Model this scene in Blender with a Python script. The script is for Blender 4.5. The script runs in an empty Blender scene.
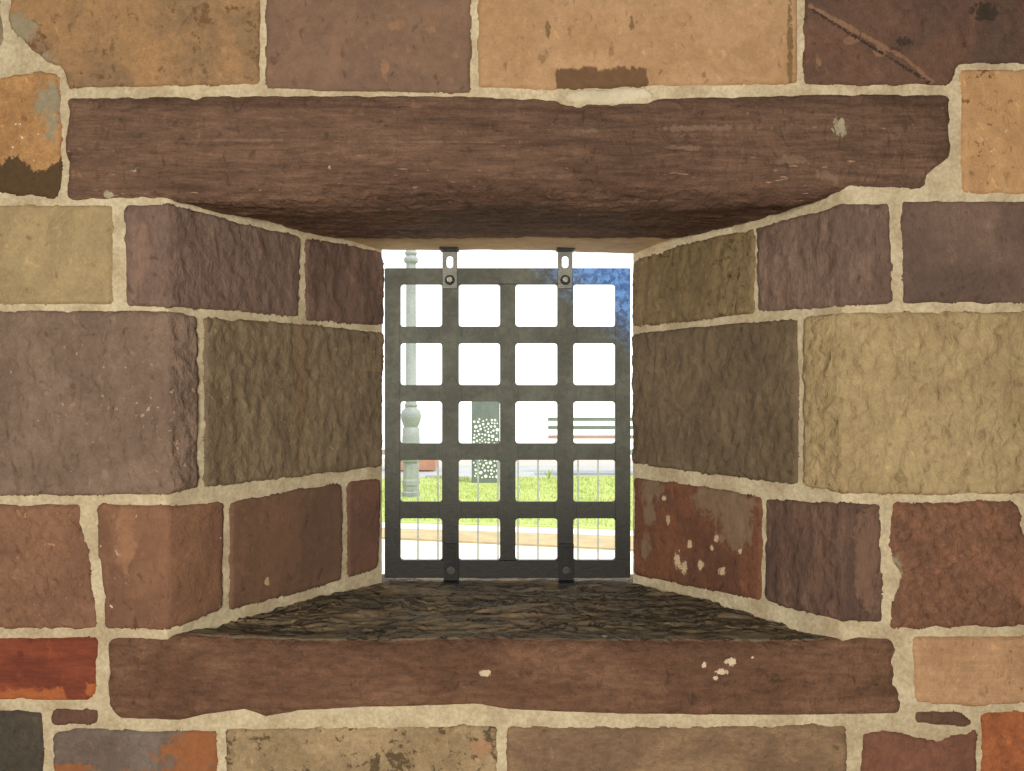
import bpy, bmesh, math, random
import numpy as np
from mathutils import Vector, noise
from mathutils.geometry import delaunay_2d_cdt

scene = bpy.context.scene
COL = scene.collection
random.seed(7)

# ------------------------------------------------------------------ camera, world, sun, room light, exposure
F = 740.0            # focal length in pixels of the 1024 px wide frame
D = 1.48             # camera to the inner wall face
EYE = 1.5
HX, HY = 512.0, 394.0
cam_d = bpy.data.cameras.new('camera'); cam = bpy.data.objects.new('camera', cam_d); COL.objects.link(cam)
cam.location = (0, -D, EYE); cam.rotation_euler = (math.pi / 2, 0, 0)
cam_d.sensor_width = 36; cam_d.lens = 36 * F / 1024; cam_d.shift_y = (HY - 385.5) / 1024
cam_d.clip_start = .02; cam_d.clip_end = 2000
scene.camera = cam

w = bpy.data.worlds.new('world'); scene.world = w; w.use_nodes = True
bg = w.node_tree.nodes['Background']
bg.inputs[0].default_value = (.97, .99, 1.0, 1); bg.inputs[1].default_value = 1.9

sun_d = bpy.data.lights.new('sun', 'SUN'); sun = bpy.data.objects.new('sun', sun_d); COL.objects.link(sun)
sun_d.energy = 3.2; sun_d.angle = .01; sun_d.color = (1, .96, .88)
sun.rotation_euler = Vector((-.45, .42, -.79)).to_track_quat('-Z', 'Y').to_euler()
sun.location = (3, 3, 8)

def area(name, loc, target, sx, sy, power, color):
    d = bpy.data.lights.new(name, 'AREA'); o = bpy.data.objects.new(name, d); COL.objects.link(o)
    d.shape = 'RECTANGLE'; d.size = sx; d.size_y = sy; d.energy = power; d.color = color
    o.location = loc; o.rotation_euler = (Vector(target) - Vector(loc)).to_track_quat('-Z', 'Y').to_euler()
    return o
area('room_daylight', (-.25, -3.2, 1.62), (0, 0, 1.5), 1.3, .8, 122, (1, .945, .82))

vs = scene.view_settings
vs.view_transform = 'Standard'; vs.look = 'None'; vs.gamma = 1; vs.use_curve_mapping = False
vs.exposure = 0.0

# ------------------------------------------------------------------ helpers
def S(r, g, b):
    f = lambda c: (c / 255 / 12.92) if c / 255 <= .04045 else ((c / 255 + .055) / 1.055) ** 2.4
    return (f(r), f(g), f(b), 1)

def obj(name, me, mat=None, parent=None, smooth=True):
    if mat is not None: me.materials.append(mat)
    if smooth:
        me.polygons.foreach_set('use_smooth', [True] * len(me.polygons))
    o = bpy.data.objects.new(name, me); COL.objects.link(o)
    if parent is not None: o.parent = parent
    return o

def mesh(name, verts, faces):
    me = bpy.data.meshes.new(name); me.from_pydata([tuple(v) for v in verts], [], faces); me.update()
    return me

def empty(name, loc):
    o = bpy.data.objects.new(name, None); COL.objects.link(o); o.location = loc; o.empty_display_size = .1
    return o

def tag(o, label=None, cat=None, group=None, kind=None):
    if label: o['label'] = label
    if cat: o['category'] = cat
    if group: o['group'] = group
    if kind: o['kind'] = kind
    return o

class MB:
    """collects simple shapes, links them as one mesh"""
    def __init__(s): s.v = []; s.f = []
    def add(s, v, f):
        n = len(s.v); s.v += [tuple(p) for p in v]; s.f += [[i + n for i in q] for q in f]; return s
    def box(s, x0, x1, y0, y1, z0, z1):
        v = [(x, y, z) for z in (z0, z1) for y in (y0, y1) for x in (x0, x1)]
        return s.add(v, [(0, 2, 3, 1), (4, 5, 7, 6), (0, 1, 5, 4), (2, 6, 7, 3), (0, 4, 6, 2), (1, 3, 7, 5)])
    def prism(s, poly, z0, z1):
        n = len(poly)
        v = [(x, y, z0) for x, y in poly] + [(x, y, z1) for x, y in poly]
        f = [list(range(n))[::-1], list(range(n, 2 * n))] + [(i, (i + 1) % n, n + (i + 1) % n, n + i) for i in range(n)]
        return s.add(v, f)
    def cyl(s, c, axis, r, h0, h1, n=12):
        v = []
        for h in (h0, h1):
            for i in range(n):
                a = 2 * math.pi * i / n; p = [0, 0, 0]
                p[axis] = h; p[(axis + 1) % 3] = r * math.cos(a); p[(axis + 2) % 3] = r * math.sin(a)
                v.append((c[0] + p[0], c[1] + p[1], c[2] + p[2]))
        return s.add(v, [list(range(n))[::-1], list(range(n, 2 * n))] + [(i, (i + 1) % n, n + (i + 1) % n, n + i) for i in range(n)])
    def lathe(s, c, prof, n=20, phase=0):
        v = []; f = []
        for r, z in prof:
            for i in range(n):
                a = 2 * math.pi * i / n + phase; v.append((c[0] + r * math.cos(a), c[1] + r * math.sin(a), c[2] + z))
        m = len(prof)
        for j in range(m - 1):
            for i in range(n): f.append((j * n + i, j * n + (i + 1) % n, (j + 1) * n + (i + 1) % n, (j + 1) * n + i))
        f.append(list(range(n))[::-1]); f.append([(m - 1) * n + i for i in range(n)])
        return s.add(v, f)
    def build(s, name, mat, parent=None, smooth=False, bevel=0):
        me = mesh(name, s.v, s.f)
        bm = bmesh.new(); bm.from_mesh(me); bmesh.ops.recalc_face_normals(bm, faces=bm.faces[:])
        if bevel:
            es = [e for e in bm.edges if len(e.link_faces) == 2 and e.calc_face_angle(0) > .5]
            bmesh.ops.bevel(bm, geom=es, offset=bevel, segments=2, affect='EDGES')
        bm.to_mesh(me); bm.free()
        return obj(name, me, mat, parent, smooth)

def fbm(x, y, z=0.0, o=4):
    return noise.fractal((x, y, z), 1.0, 2.1, o, noise_basis='PERLIN_ORIGINAL')
def ridge(x, y, z=0.0):
    a = 0; k = 1
    for i in range(3):
        a += k * (1 - abs(noise.noise((x, y, z))) * 2.2); x *= 2.07; y *= 2.07; z += 7.7; k *= .5
    return a / 1.75
def sm(a, b, t):
    t = min(1, max(0, (t - a) / (b - a))); return t * t * (3 - 2 * t)

# ------------------------------------------------------------------ materials
class NT:
    def __init__(s, name):
        s.m = bpy.data.materials.new(name); s.m.use_nodes = True; s.n = s.m.node_tree.nodes; s.l = s.m.node_tree.links
        s.p = s.n['Principled BSDF']; s.tc = s.n.new('ShaderNodeTexCoord')
    def mapped(s, sc, rot=(0, 0, 0), loc=(0, 0, 0)):
        m = s.n.new('ShaderNodeMapping'); m.inputs['Scale'].default_value = sc; m.inputs['Rotation'].default_value = rot
        m.inputs['Location'].default_value = loc
        s.l.new(s.tc.outputs['Object'], m.inputs[0]); return m.outputs[0]
    def noise(s, vec, scale, det=6, rough=.6, dist=0):
        n = s.n.new('ShaderNodeTexNoise'); n.inputs['Scale'].default_value = scale; n.inputs['Detail'].default_value = det
        n.inputs['Roughness'].default_value = rough; n.inputs['Distortion'].default_value = dist
        s.l.new(vec, n.inputs['Vector']); return n.outputs[0]
    def ramp(s, fac, a, b, lo=0.0, hi=1.0):
        r = s.n.new('ShaderNodeMapRange'); r.interpolation_type = 'SMOOTHSTEP'
        r.inputs[1].default_value = a; r.inputs[2].default_value = b; r.inputs[3].default_value = lo; r.inputs[4].default_value = hi
        s.l.new(fac, r.inputs[0]); return r.outputs[0]
    def math(s, op, a, b):
        m = s.n.new('ShaderNodeMath'); m.operation = op
        for i, x in enumerate((a, b)):
            if isinstance(x, (int, float)): m.inputs[i].default_value = x
            else: s.l.new(x, m.inputs[i])
        return m.outputs[0]
    def mix(s, fac, a, b, mode='MIX'):
        m = s.n.new('ShaderNodeMix'); m.data_type = 'RGBA'; m.blend_type = mode
        for sock, x in ((m.inputs[0], fac), (m.inputs[6], a), (m.inputs[7], b)):
            if isinstance(x, (int, float, tuple)): sock.default_value = x
            else: s.l.new(x, sock)
        return m.outputs[2]
    def attr(s, name):
        a = s.n.new('ShaderNodeAttribute'); a.attribute_name = name; return a.outputs['Fac']
    def bump(s, h, strength, dist=.002):
        b = s.n.new('ShaderNodeBump'); b.inputs['Strength'].default_value = strength; b.inputs['Distance'].default_value = dist
        s.l.new(h, b.inputs['Height']); s.l.new(b.outputs[0], s.p.inputs['Normal'])
    def done(s, col, rough=.85, metal=0, spec=.35):
        if isinstance(col, tuple): s.p.inputs['Base Color'].default_value = col
        else: s.l.new(col, s.p.inputs['Base Color'])
        s.p.inputs['Roughness'].default_value = rough; s.p.inputs['Metallic'].default_value = metal
        s.p.inputs['Specular IOR Level'].default_value = spec
        return s.m

def soft(c, k=.80, g=1.03):
    l = .3 * c[0] + .59 * c[1] + .11 * c[2]
    return tuple(min(255, (l + (q - l) * k) * g) for q in c)
def stone_mat(name, c1, c2, pa=None, pb=None, scale=7, stretch=(1, 1, 1), rot=0, bump=.6, fleck=.0, fleck_col=(215, 190, 165),
              pits=0, pit_col=(60, 42, 30), vary=.22, seed=0, rough=.8, spec=.35, streak=0, seams=False, chip=0):
    c1, c2 = soft(c1), soft(c2)
    t = NT(name)
    v = t.mapped(stretch, (0, rot, 0), (seed * 3.1, seed * 1.7, seed * .9))
    n1 = t.noise(v, scale, 5, .6, .6)
    n2 = t.noise(v, scale * 9, 6, .7)
    n3 = t.noise(v, 260, 3, .7)
    c = t.mix(t.ramp(n1, .36, .64), S(*c1), S(*c2))
    c = t.mix(1.0, c, t.ramp_col(n2, vary) if hasattr(t, 'ramp_col') else grey(t, n2, vary), 'MULTIPLY')
    c = t.mix(1.0, c, grey(t, n3, vary * .6), 'MULTIPLY')
    if streak:
        vz = t.mapped((6, 12, 95), (0, .03, 0), (seed, 0, 0))
        ns = t.noise(vz, 1.0, 8, .75, .5)
        c = t.mix(1.0, c, grey(t, ns, streak), 'MULTIPLY')
    if pits:
        np_ = t.noise(v, 55, 4, .7, .3)
        nl = t.noise(v, 8, 3, .6)
        k = t.math('ADD', np_, t.math('MULTIPLY', t.math('SUBTRACT', nl, .5), .55))
        c = t.mix(t.ramp(k, .60 - pits * .06, .68 - pits * .06), c, S(*pit_col))
    if fleck:
        nf = t.noise(v, 75, 2, .5)
        nl = t.noise(v, 6, 2, .6)
        k = t.math('ADD', nf, t.math('MULTIPLY', t.math('SUBTRACT', nl, .5), .4))
        c = t.mix(t.ramp(k, .78 - fleck, .83 - fleck), c, S(*fleck_col))
    h = t.math('ADD', t.math('MULTIPLY', n2, 1.0), t.math('MULTIPLY', n3, .45))
    if chip:
        nc = t.noise(t.mapped((1.2, 1.2, .8)), 42, 4, .55, .5)
        h = t.math('ADD', h, t.math('MULTIPLY', nc, chip))
        c = t.mix(t.ramp(nc, .60, .74), c, t.mix(1.0, c, (1.34, 1.31, 1.28, 1), 'MULTIPLY'))  # lit chip faces painted lighter, since frontal light shows little relief
        c = t.mix(t.ramp(nc, .40, .28), c, t.mix(1.0, c, (.66, .64, .62, 1), 'MULTIPLY'))  # dirt and shade of the pits painted darker to deepen the relief
    for nm, col in (('ma', pa), ('mb', pb)):
        if col:
            nn = t.noise(t.mapped((1, 1, .7)), 34 if nm == 'ma' else 85, 6, .74, .8)
            k = t.math('ADD', t.attr(nm), t.math('MULTIPLY', t.math('SUBTRACT', nn, .5), 1.7))
            k = t.ramp(k, .46, .66 if nm == 'ma' else .6)
            k = t.math('MULTIPLY', k, t.ramp(t.attr(nm), .02, .2))
            cc = t.mix(1.0, S(*col), grey(t, n2, .14), 'MULTIPLY')
            if seams and nm == 'ma':
                q = t.noise(t.mapped((5, 15, 15), (0, 0, .08), (3, 1, 0)), 1.0, 7, .66, .6)
                q2 = t.noise(t.mapped((9, 12, 12)), 1.6, 6, .7)
                cc = t.mix(t.ramp(q2, .42, .62), cc, t.mix(1.0, S(128, 108, 82), grey(t, n2, .3), 'MULTIPLY'))
                cr = t.math('MINIMUM', t.ramp(t.math('ABSOLUTE', t.math('SUBTRACT', q, .5), 0), .0, .022),
                            t.ramp(t.math('ABSOLUTE', t.math('SUBTRACT', q, .41), 0), .0, .016))
                cc = t.mix(t.math('MULTIPLY', t.math('SUBTRACT', 1.0, cr), .8), cc, S(40, 32, 25))
                cc = t.mix(1.0, cc, grey(t, q, .35), 'MULTIPLY')
                h = t.math('ADD', h, t.math('MULTIPLY', t.math('MULTIPLY', cr, t.ramp(t.attr('ma'), .4, .8)), 1.6))
            c = t.mix(k, c, cc)
    t.bump(h, min(1, bump * 1.3), .004)
    return t.done(c, rough, 0, spec)

def grey(t, fac, amt):
    r = t.ramp(fac, .28, .72, 1 - amt, 1 + amt * .75)
    c = t.n.new('ShaderNodeCombineColor')
    for i in range(3): t.l.new(r, c.inputs[i])
    return c.outputs[0]

def plain_mat(name, c1, c2=None, scale=8, bump=.3, rough=.8, metal=0, spec=.35, vary=.12):
    t = NT(name); v = t.mapped((1, 1, 1))
    n1 = t.noise(v, scale, 5, .6); n2 = t.noise(v, scale * 12, 4, .6)
    c = t.mix(t.ramp(n1, .38, .62), S(*c1), S(*(c2 or c1)))
    c = t.mix(1.0, c, grey(t, n2, vary), 'MULTIPLY')
    if bump: t.bump(n2, bump, .002)
    return t.done(c, rough, metal, spec)

# ------------------------------------------------------------------ surfaces of the wall: px -> (u, v) in metres, (u, v, height) -> 3D
PXM = F / D                       # 500 px per metre on the wall face
YB = .485                         # depth of the splayed reveals
class Front:
    def uv(s, px, py): return ((px - HX) / PXM, (HY - py) / PXM)
    def p3(s, u, v, h): return (u, -h, EYE + v)
class Reveal:
    """wall face and splayed reveal joined round the arris: u < 0 on the face, u > 0 into the opening"""
    def __init__(s, sg, edge_px, back_px):
        s.sg = sg
        s.X = (HX - edge_px) / PXM * sg      # positive half widths
        s.B = (HX - back_px) / (F / (D + YB)) * sg + .005
        s.k = (s.B - s.X) / YB
        s.n = math.hypot(1, s.k)
        s.L = YB * s.n
        s.ph = math.atan2(1, -s.k) # direction angle of the reveal line measured from inward x axis
    def uv(s, px, py):
        a = (HX - px) / F * s.sg
        x0 = (HX - px) / PXM * s.sg
        if x0 >= s.X: return (s.X - x0, (HY - py) / PXM)
        t = (s.X - D * s.k) / (a - s.k)
        return (s.n * (t - D), t * (HY - py) / F)
    def p3(s, u, v, h):
        # q = inward x offset from the arris, y depth ; normals face the room
        r = .0035
        dx, dy = math.cos(s.ph), math.sin(s.ph)
        nx2, ny2 = dy, -dx           # reveal normal (inward x, -y)
        if u <= -r: q, y, nx, ny = u, 0, 0, -1
        elif u >= r: q, y, nx, ny = u * dx, u * dy, nx2, ny2
        else:
            t = (u + r) / (2 * r)
            q = -r * (1 - t) ** 2 + r * dx * t * t; y = r * dy * t * t
            nx = nx2 * t; ny = -(1 - t) + ny2 * t; l = math.hypot(nx, ny); nx /= l; ny /= l
        q += nx * h; y += ny * h
        return (-s.sg * (s.X - q), y, EYE + v)
FR = Front(); LE = Reveal(1, 168, 383); RI = Reveal(-1, 842, 632)

def relief(style, u, v, sd):
    if style == 'smooth': return .0022 * fbm(u * 9, v * 9, sd) + .0010 * fbm(u * 55, v * 55, sd)
    if style == 'pitched':       # hammered, scalloped face
        a = ridge(u * 26 + 6 * v, v * 17, sd)
        b = fbm(u * 60, v * 42, sd + 3)
        return .0068 * (a - .5) + .0036 * b + .002 * fbm(u * 6, v * 6, sd)
    if style == 'tooled':        # near vertical chisel furrows
        a = ridge(u * 30, v * 12 + u * 6, sd)
        return .0066 * (a - .5) + .0024 * fbm(u * 60, v * 40, sd)
    if style == 'pecked':
        return .0046 * fbm(u * 60 + v * 45, v * 60 - u * 45, sd, 2) + .005 * ridge((u + v) * 55, (v - u) * 22, sd) + .0015 * fbm(u * 8, v * 8, sd)
    if style == 'cracked': 
        return .0030 * fbm(u * 9, v * 9, sd) + .0024 * fbm(u * 34, v * 26, sd)
    return 0

def resample(poly, step):
    out = []
    n = len(poly)
    for i in range(n):
        a = np.array(poly[i]); b = np.array(poly[(i + 1) % n]); m = max(1, int(np.linalg.norm(b - a) / step))
        for j in range(m): out.append(a + (b - a) * j / m)
    return np.array(out)

def inside(pts, poly):
    x, y = pts[:, 0][:, None], pts[:, 1][:, None]
    x0, y0 = poly[:, 0][None], poly[:, 1][None]; x1, y1 = np.roll(poly[:, 0], -1)[None], np.roll(poly[:, 1], -1)[None]
    c = ((y0 > y) != (y1 > y)) & (x < (x1 - x0) * (y - y0) / (y1 - y0 + 1e-12) + x0)
    return c.sum(1) % 2 == 1

def make_stone(name, surf, px, mat, parent, style='smooth', proud=.006, ragged=.0016, step=.0055, rnd=2, masks=None, label=None, sd=None, uvpoly=None, grow=.003):
    sd = random.random() * 90 if sd is None else sd
    poly = uvpoly if uvpoly is not None else [surf.uv(*p) for p in px]
    # keep edges crossing the arris straight in px by subdividing first
    if uvpoly is None:
        dense = []
        for i in range(len(px)):
            a, b = px[i], px[(i + 1) % len(px)]
            m = max(1, int(math.hypot(b[0] - a[0], b[1] - a[1]) / 3))
            dense += [surf.uv(a[0] + (b[0] - a[0]) * j / m, a[1] + (b[1] - a[1]) * j / m) for j in range(m)]
        poly = dense
    loop = resample(poly, step * .8) if uvpoly is not None else np.array(poly)
    loop = resample(loop, step)
    for _ in range(rnd): loop = (np.roll(loop, 1, 0) + 2 * loop + np.roll(loop, -1, 0)) / 4
    tg = np.roll(loop, -1, 0) - np.roll(loop, 1, 0); tg /= (np.linalg.norm(tg, axis=1)[:, None] + 1e-9)
    nr = np.stack([tg[:, 1], -tg[:, 0]], 1)
    area2 = np.sum(loop[:, 0] * np.roll(loop[:, 1], -1) - np.roll(loop[:, 0], -1) * loop[:, 1])
    if area2 < 0: nr = -nr
    j = np.array([fbm(p[0] * 28, p[1] * 28, sd, 5) for p in loop])
    loop = loop + nr * (grow + ragged * 1.6 * j)[:, None]
    lo, hi = loop.min(0), loop.max(0)
    gx = np.arange(lo[0] + step * .5, hi[0], step); gy = np.arange(lo[1] + step * .5, hi[1], step)
    g = np.array([(x + (random.random() - .5) * step * .3, y + (random.random() - .5) * step * .3) for x in gx for y in gy])
    if surf is not FR and lo[0] < -.01 and hi[0] > .01:
        g = g[np.abs(g[:, 0]) > .0055]
        g = np.vstack([g] + [np.stack([np.full(len(gy), q), gy], 1) for q in (-.0036, 0, .0036)])
    g = g[inside(g, loop)]
    d = np.empty(len(g))
    for a in range(0, len(g), 4000):
        d[a:a + 4000] = np.sqrt(((g[a:a + 4000, None, :] - loop[None]) ** 2).sum(2)).min(1)
    g = g[d > step * .45]; d = d[d > step * .45]
    nb = len(loop)
    pts = [Vector((float(p[0]), float(p[1]))) for p in loop] + [Vector((float(p[0]), float(p[1]))) for p in g]
    vco, _, fc, _, _, _ = delaunay_2d_cdt(pts, [(i, (i + 1) % nb) for i in range(nb)], [], 0, 1e-7)
    if len(vco) != len(pts): # self touching outline: fall back on what came out
        uvs = np.array([(p.x, p.y) for p in vco]); d = np.sqrt(((uvs[:, None, :] - loop[None]) ** 2).sum(2)).min(1)
    else:
        uvs = np.vstack([loop, g]); d = np.concatenate([np.zeros(nb), d])
    fa = np.array([list(f) for f in fc if len(f) == 3])
    cen = uvs[fa].mean(1); fa = fa[inside(cen, loop)]
    V = []; A = []; Bm = []
    er = .010
    for (u, v), dd in zip(uvs, d):
        k = 1 - (1 - min(1, dd / er)) ** 2.2
        h = -.006 + (.006 + proud) * k + relief(style, u, v, sd) * min(1, dd / .006)
        if surf is not FR: h = h * min(1, .35 + abs(u) / .02) + proud * max(0, .65 - abs(u) / .02) * k
        if dd > .009: h = max(h, .0030)
        V.append(surf.p3(u, v, h))
    nV = len(V)
    faces = [tuple(int(i) for i in f) for f in fa]
    # sides going back into the wall
    for p in loop: V.append(surf.p3(p[0], p[1], -.03))
    for i in range(nb): faces.append((i, (i + 1) % nb, nV + (i + 1) % nb, nV + i))
    cen = np.mean(np.array(V), 0)
    me = mesh(name, [(x - cen[0], y - cen[1], z - cen[2]) for x, y, z in V], faces)
    bm = bmesh.new(); bm.from_mesh(me); bmesh.ops.recalc_face_normals(bm, faces=bm.faces[:])
    # outward = towards the room
    s0 = sum((f.normal.y for f in bm.faces[:200]))
    if s0 > 0: bmesh.ops.reverse_faces(bm, faces=bm.faces[:])
    bm.to_mesh(me); bm.free()
    if masks:
        for nm, fn in masks.items():
            at = me.attributes.new(nm, 'FLOAT', 'POINT')
            vals = []
            for i, (x, y, z) in enumerate(V):
                t = F / (y + D); vals.append(fn(HX + x * t, HY - (z - EYE) * t))
            at.data.foreach_set('value', vals)
    o = obj(name, me, mat, parent); o.location = [float(c) for c in cen]
    if label: o['label'] = label
    return o

def blob(*bl):
    """patches on a stone given as ellipses (cx, cy, rx, ry) measured where the stain sits on the wall"""
    def f(x, y):
        m = 0
        for cx, cy, rx, ry in bl:
            m = max(m, 1 - .5 * math.hypot((x - cx) / rx, (y - cy) / ry))
        return max(0, m)
    return f
def line(x0, y0, x1, y1, wd):
    L2 = (x1 - x0) ** 2 + (y1 - y0) ** 2
    def f(x, y):
        t = min(1, max(0, ((x - x0) * (x1 - x0) + (y - y0) * (y1 - y0)) / L2))
        return max(0, 1 - .5 * math.hypot(x - x0 - t * (x1 - x0), y - y0 - t * (y1 - y0)) / wd)
    return f
def either(*fs): return lambda x, y: max(f(x, y) for f in fs)

# ------------------------------------------------------------------ the wall: mortar bed and masonry core
mortar = NT('lime_mortar')
v_ = mortar.mapped((1, 1, 1)); a_ = mortar.noise(v_, 14, 6, .65); b_ = mortar.noise(v_, 120, 5, .7)
c_ = mortar.mix(mortar.ramp(a_, .35, .65), S(176, 159, 131), S(201, 187, 159))
c_ = mortar.mix(1.0, c_, grey(mortar, b_, .2), 'MULTIPLY')
mortar.bump(mortar.math('ADD', b_, a_), .55, .003); MORTAR = mortar.done(c_, .92, 0, .2)

ROOMX, ROOMB, ROOMH = 2.3, -3.9, 3.1
ZTOP, ZBOT = .385, -.515           # mortar sheet limits at the opening (relative to the eye)
def nonuni(a, b, fa, fb, fine, coarse):
    xs = [a]
    while xs[-1] < b - 1e-6:
        x = xs[-1]; st = fine if fa <= x < fb else coarse
        if x < fa < x + st: st = fa - x
        xs.append(min(b, x + max(st, 1e-3)))
    return xs
def sheet(mb, surf, us, vs_, amp=.0016):
    V = []; nu, nv = len(us), len(vs_)
    for u in us:
        for v in vs_:
            h = amp * fbm(u * 25, v * 25, 5) + amp * .5 * fbm(u * 120, v * 120, 9, 2)
            V.append(surf.p3(u, v, h))
    mb.add(V, [(i * nv + j, (i + 1) * nv + j, (i + 1) * nv + j + 1, i * nv + j + 1) for i in range(nu - 1) for j in range(nv - 1)])
wb = MB()
for sf in (LE, RI):
    sheet(wb, sf, nonuni(-(ROOMX - sf.X), sf.L + .003, -.42, 2, .007, .05), nonuni(-.56, .47, -9, 9, .007, .05))
xs = nonuni(-ROOMX, ROOMX, -1.1, 1.1, .008, .06)
sheet(wb, FR, xs, nonuni(.47, ROOMH - EYE, -9, .82, .008, .06))
sheet(wb, FR, xs, nonuni(-EYE, -.56, -.82, 9, .008, .06))
def core(sf):       # solid masonry behind the sheets
    m = -sf.sg
    e = .012
    return [(m * (ROOMX + .2), e), (m * (sf.X + e), e), (m * (sf.B + e), YB), (m * (sf.B + e + .002), .495), (m * (ROOMX + .2), .495)]
for sf in (LE, RI): wb.prism(core(sf), EYE - .59, EYE + .46)
wb.box(-ROOMX - .2, ROOMX + .2, .012, .36, EYE + .50, ROOMH + .1)
wb.box(-ROOMX - .2, ROOMX + .2, .36, .495, EYE + .45, ROOMH + .1)
wb.box(-ROOMX - .2, ROOMX + .2, .012, .495, -.05, EYE - .58)
WALL = wb.build('wall_front', MORTAR, None, smooth=False)
WALL.data.polygons.foreach_set('use_smooth', [True] * len(WALL.data.polygons))
em = WALL.modifiers.new('edges', 'EDGE_SPLIT'); em.split_angle = .7
tag(WALL, 'thick sandstone wall with pale mortar joints around the splayed barred window', kind='structure')

# ------------------------------------------------------------------ stones measured from the photograph
M = lambda n, *a, **k: stone_mat(n, *a, **k)
def st(surf, px, mat, label, **k):
    return make_stone('stone', surf, px, mat, WALL, label=label, **k)

# --- top course
st(FR, [(12, -118), (260, -118), (260, 40), (259, 84), (160, 86), (68, 89), (63, 66), (48, 62), (26, 44), (8, 26), (12, 0)],
   M('ochre_brown', (166, 122, 76), (138, 105, 72), (150, 138, 114), None, scale=8, pits=.2, pit_col=(116, 84, 56), vary=.16, seed=1, chip=0.8),
   'large ochre brown block at the upper left, above the lintel end', masks={'ma': blob((14, 30, 22, 18), (30, 60, 30, 9))}, ragged=.0024)
st(FR, [(-160, -118), (2, -118), (0, 10), (4, 40), (-10, 58), (-160, 60)], M('buff_grey', (150, 132, 100), (128, 112, 88), seed=2, chip=0.8), 'buff grey block at the upper left corner')
st(FR, [(267, -118), (472, -118), (471, 60), (470, 93), (380, 92), (300, 90), (266, 88)],
   M('mauve_brown', (132, 97, 74), (116, 86, 68), (140, 107, 83), None, scale=6, vary=.12, seed=3, chip=0.8, bump=.4),
   'plain mauve brown block above the lintel, left of the tan one', masks={'ma': blob((398, 25, 9, 7), (430, 30, 5, 4), (385, 68, 5, 12))})
st(FR, [(478, -118), (797, -118), (797, 84), (650, 86), (560, 90), (478, 87)],
   M('tan_block', (182, 138, 96), (170, 127, 84), (108, 80, 56), (126, 98, 66), scale=7, vary=.12, seed=4, chip=0.8, bump=.4),
   'wide tan block above the lintel with a dark square stain at its foot', masks={'ma': lambda x, y: min(sm(548, 562, x), sm(654, 640, x), sm(58, 76, y)), 'mb': blob((632, 24, 3, 8), (548, 30, 3, 9), (790, 50, 3, 60))})
st(FR, [(804, -118), (1184, -118), (1184, 60), (958, 64), (950, 84), (880, 85), (804, 84)],
   M('dark_creased', (112, 75, 58), (92, 66, 54), (134, 101, 80), (62, 48, 40), scale=5, vary=.2, seed=5, chip=1.2),
   'dark brown block at the upper right with a pale slanting crease', style='cracked', proud=.007,
   masks={'ma': either(line(810, 6, 905, 58, 2.6), line(905, 58, 935, 84, 2.2), blob((818, 62, 3, 9), (850, 40, 8, 4), (880, 52, 6, 4))), 'mb': either(line(812, 10, 935, 86, 1.6), blob((905, 42, 8, 5), (985, 12, 14, 9)))})
st(FR, [(-120, 78), (0, 78), (40, 72), (58, 74), (62, 130), (62, 180), (57, 198), (0, 193), (-120, 193)],
   M('orange_patched', (184, 132, 76), (166, 116, 66), (150, 138, 114), (84, 64, 42), scale=9, fleck=.07, vary=.2, seed=6, chip=0.8),
   'small orange block at the left end of the lintel, grey smear and dark foot', masks={'ma': blob((52, 105, 14, 30)), 'mb': lambda x, y: sm(153, 175, y + 8 * math.sin(x * .12))}, ragged=.002)
st(FR, [(960, 70), (1184, 71), (1184, 193), (962, 193), (961, 140)],
   M('orange_tan', (194, 146, 94), (180, 132, 84), None, None, fleck=.045, vary=.1, seed=7, chip=0.8, pits=-.3, pit_col=(120, 80, 50)),
   'bright orange tan block at the right end of the lintel')
# --- second course
st(FR, [(-160, 205), (60, 205), (113, 206), (113, 304), (-160, 305)], M('pale_olive_buff', (170, 144, 98), (156, 132, 90), scale=9, fleck=.02, vary=.12, seed=8, chip=1.2),
   'pale buff block left of the window, top course under the lintel', style='cracked')
st(LE, [(125, 206), (168, 204), (200, 212), (235, 222), (270, 230), (299, 235), (299, 317), (235, 311), (168, 307), (127, 306)],
   M('plum_brown', (128, 99, 86), (110, 84, 72), (134, 108, 94), None, scale=8, stretch=(2, 2, .7), vary=.2, seed=9, chip=2.2),
   'plum brown corner block wrapping into the left reveal, under the lintel', style='tooled', masks={'ma': blob((140, 250, 9, 30))})
st(LE, [(305, 239), (345, 244), (381, 252), (383.5, 262), (383, 325), (345, 323), (305, 320)],
   M('dark_plum', (116, 86, 72), (98, 72, 60), scale=8, stretch=(2, 2, .7), seed=10, chip=2.2, vary=.2), 'dark plum block deep in the left reveal beside the grate top', style='tooled', step=.006)
st(LE, [(-160, 312), (60, 311), (168, 312), (183, 313), (196.5, 317), (197, 488), (168, 494), (0, 495), (-160, 495)],
   M('mauve_scalloped', (132, 106, 89), (118, 93, 77), scale=6, fleck=.07, fleck_col=(172, 144, 124), vary=.16, seed=11, chip=3.2),  # fleck: specular glints of the hammered face painted as light spots
   'big mauve hammer dressed block at the left window corner', style='pitched', proud=.008)
st(LE, [(204, 318), (290, 323), (383, 333), (381, 400), (381, 466), (290, 477), (204, 487)],
   M('olive_scalloped', (124, 104, 76), (110, 90, 66), (118, 98, 74), None, scale=7, fleck=.06, fleck_col=(150, 132, 102), vary=.18, seed=12, chip=2.2),
   'tall olive brown block in the middle of the left reveal', style='tooled', proud=.007, masks={'ma': blob((300, 390, 8, 90))})
st(FR, [(901, 202), (1184, 201), (1184, 303), (903, 303), (902, 250)], M('violet_brown', (120, 92, 78), (98, 74, 64), None, None, scale=5, vary=.16, seed=13, chip=0.8, fleck=.02, fleck_col=(150, 120, 100)),
   'violet brown block right of the window, level with the grate top', ragged=.002)
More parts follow.
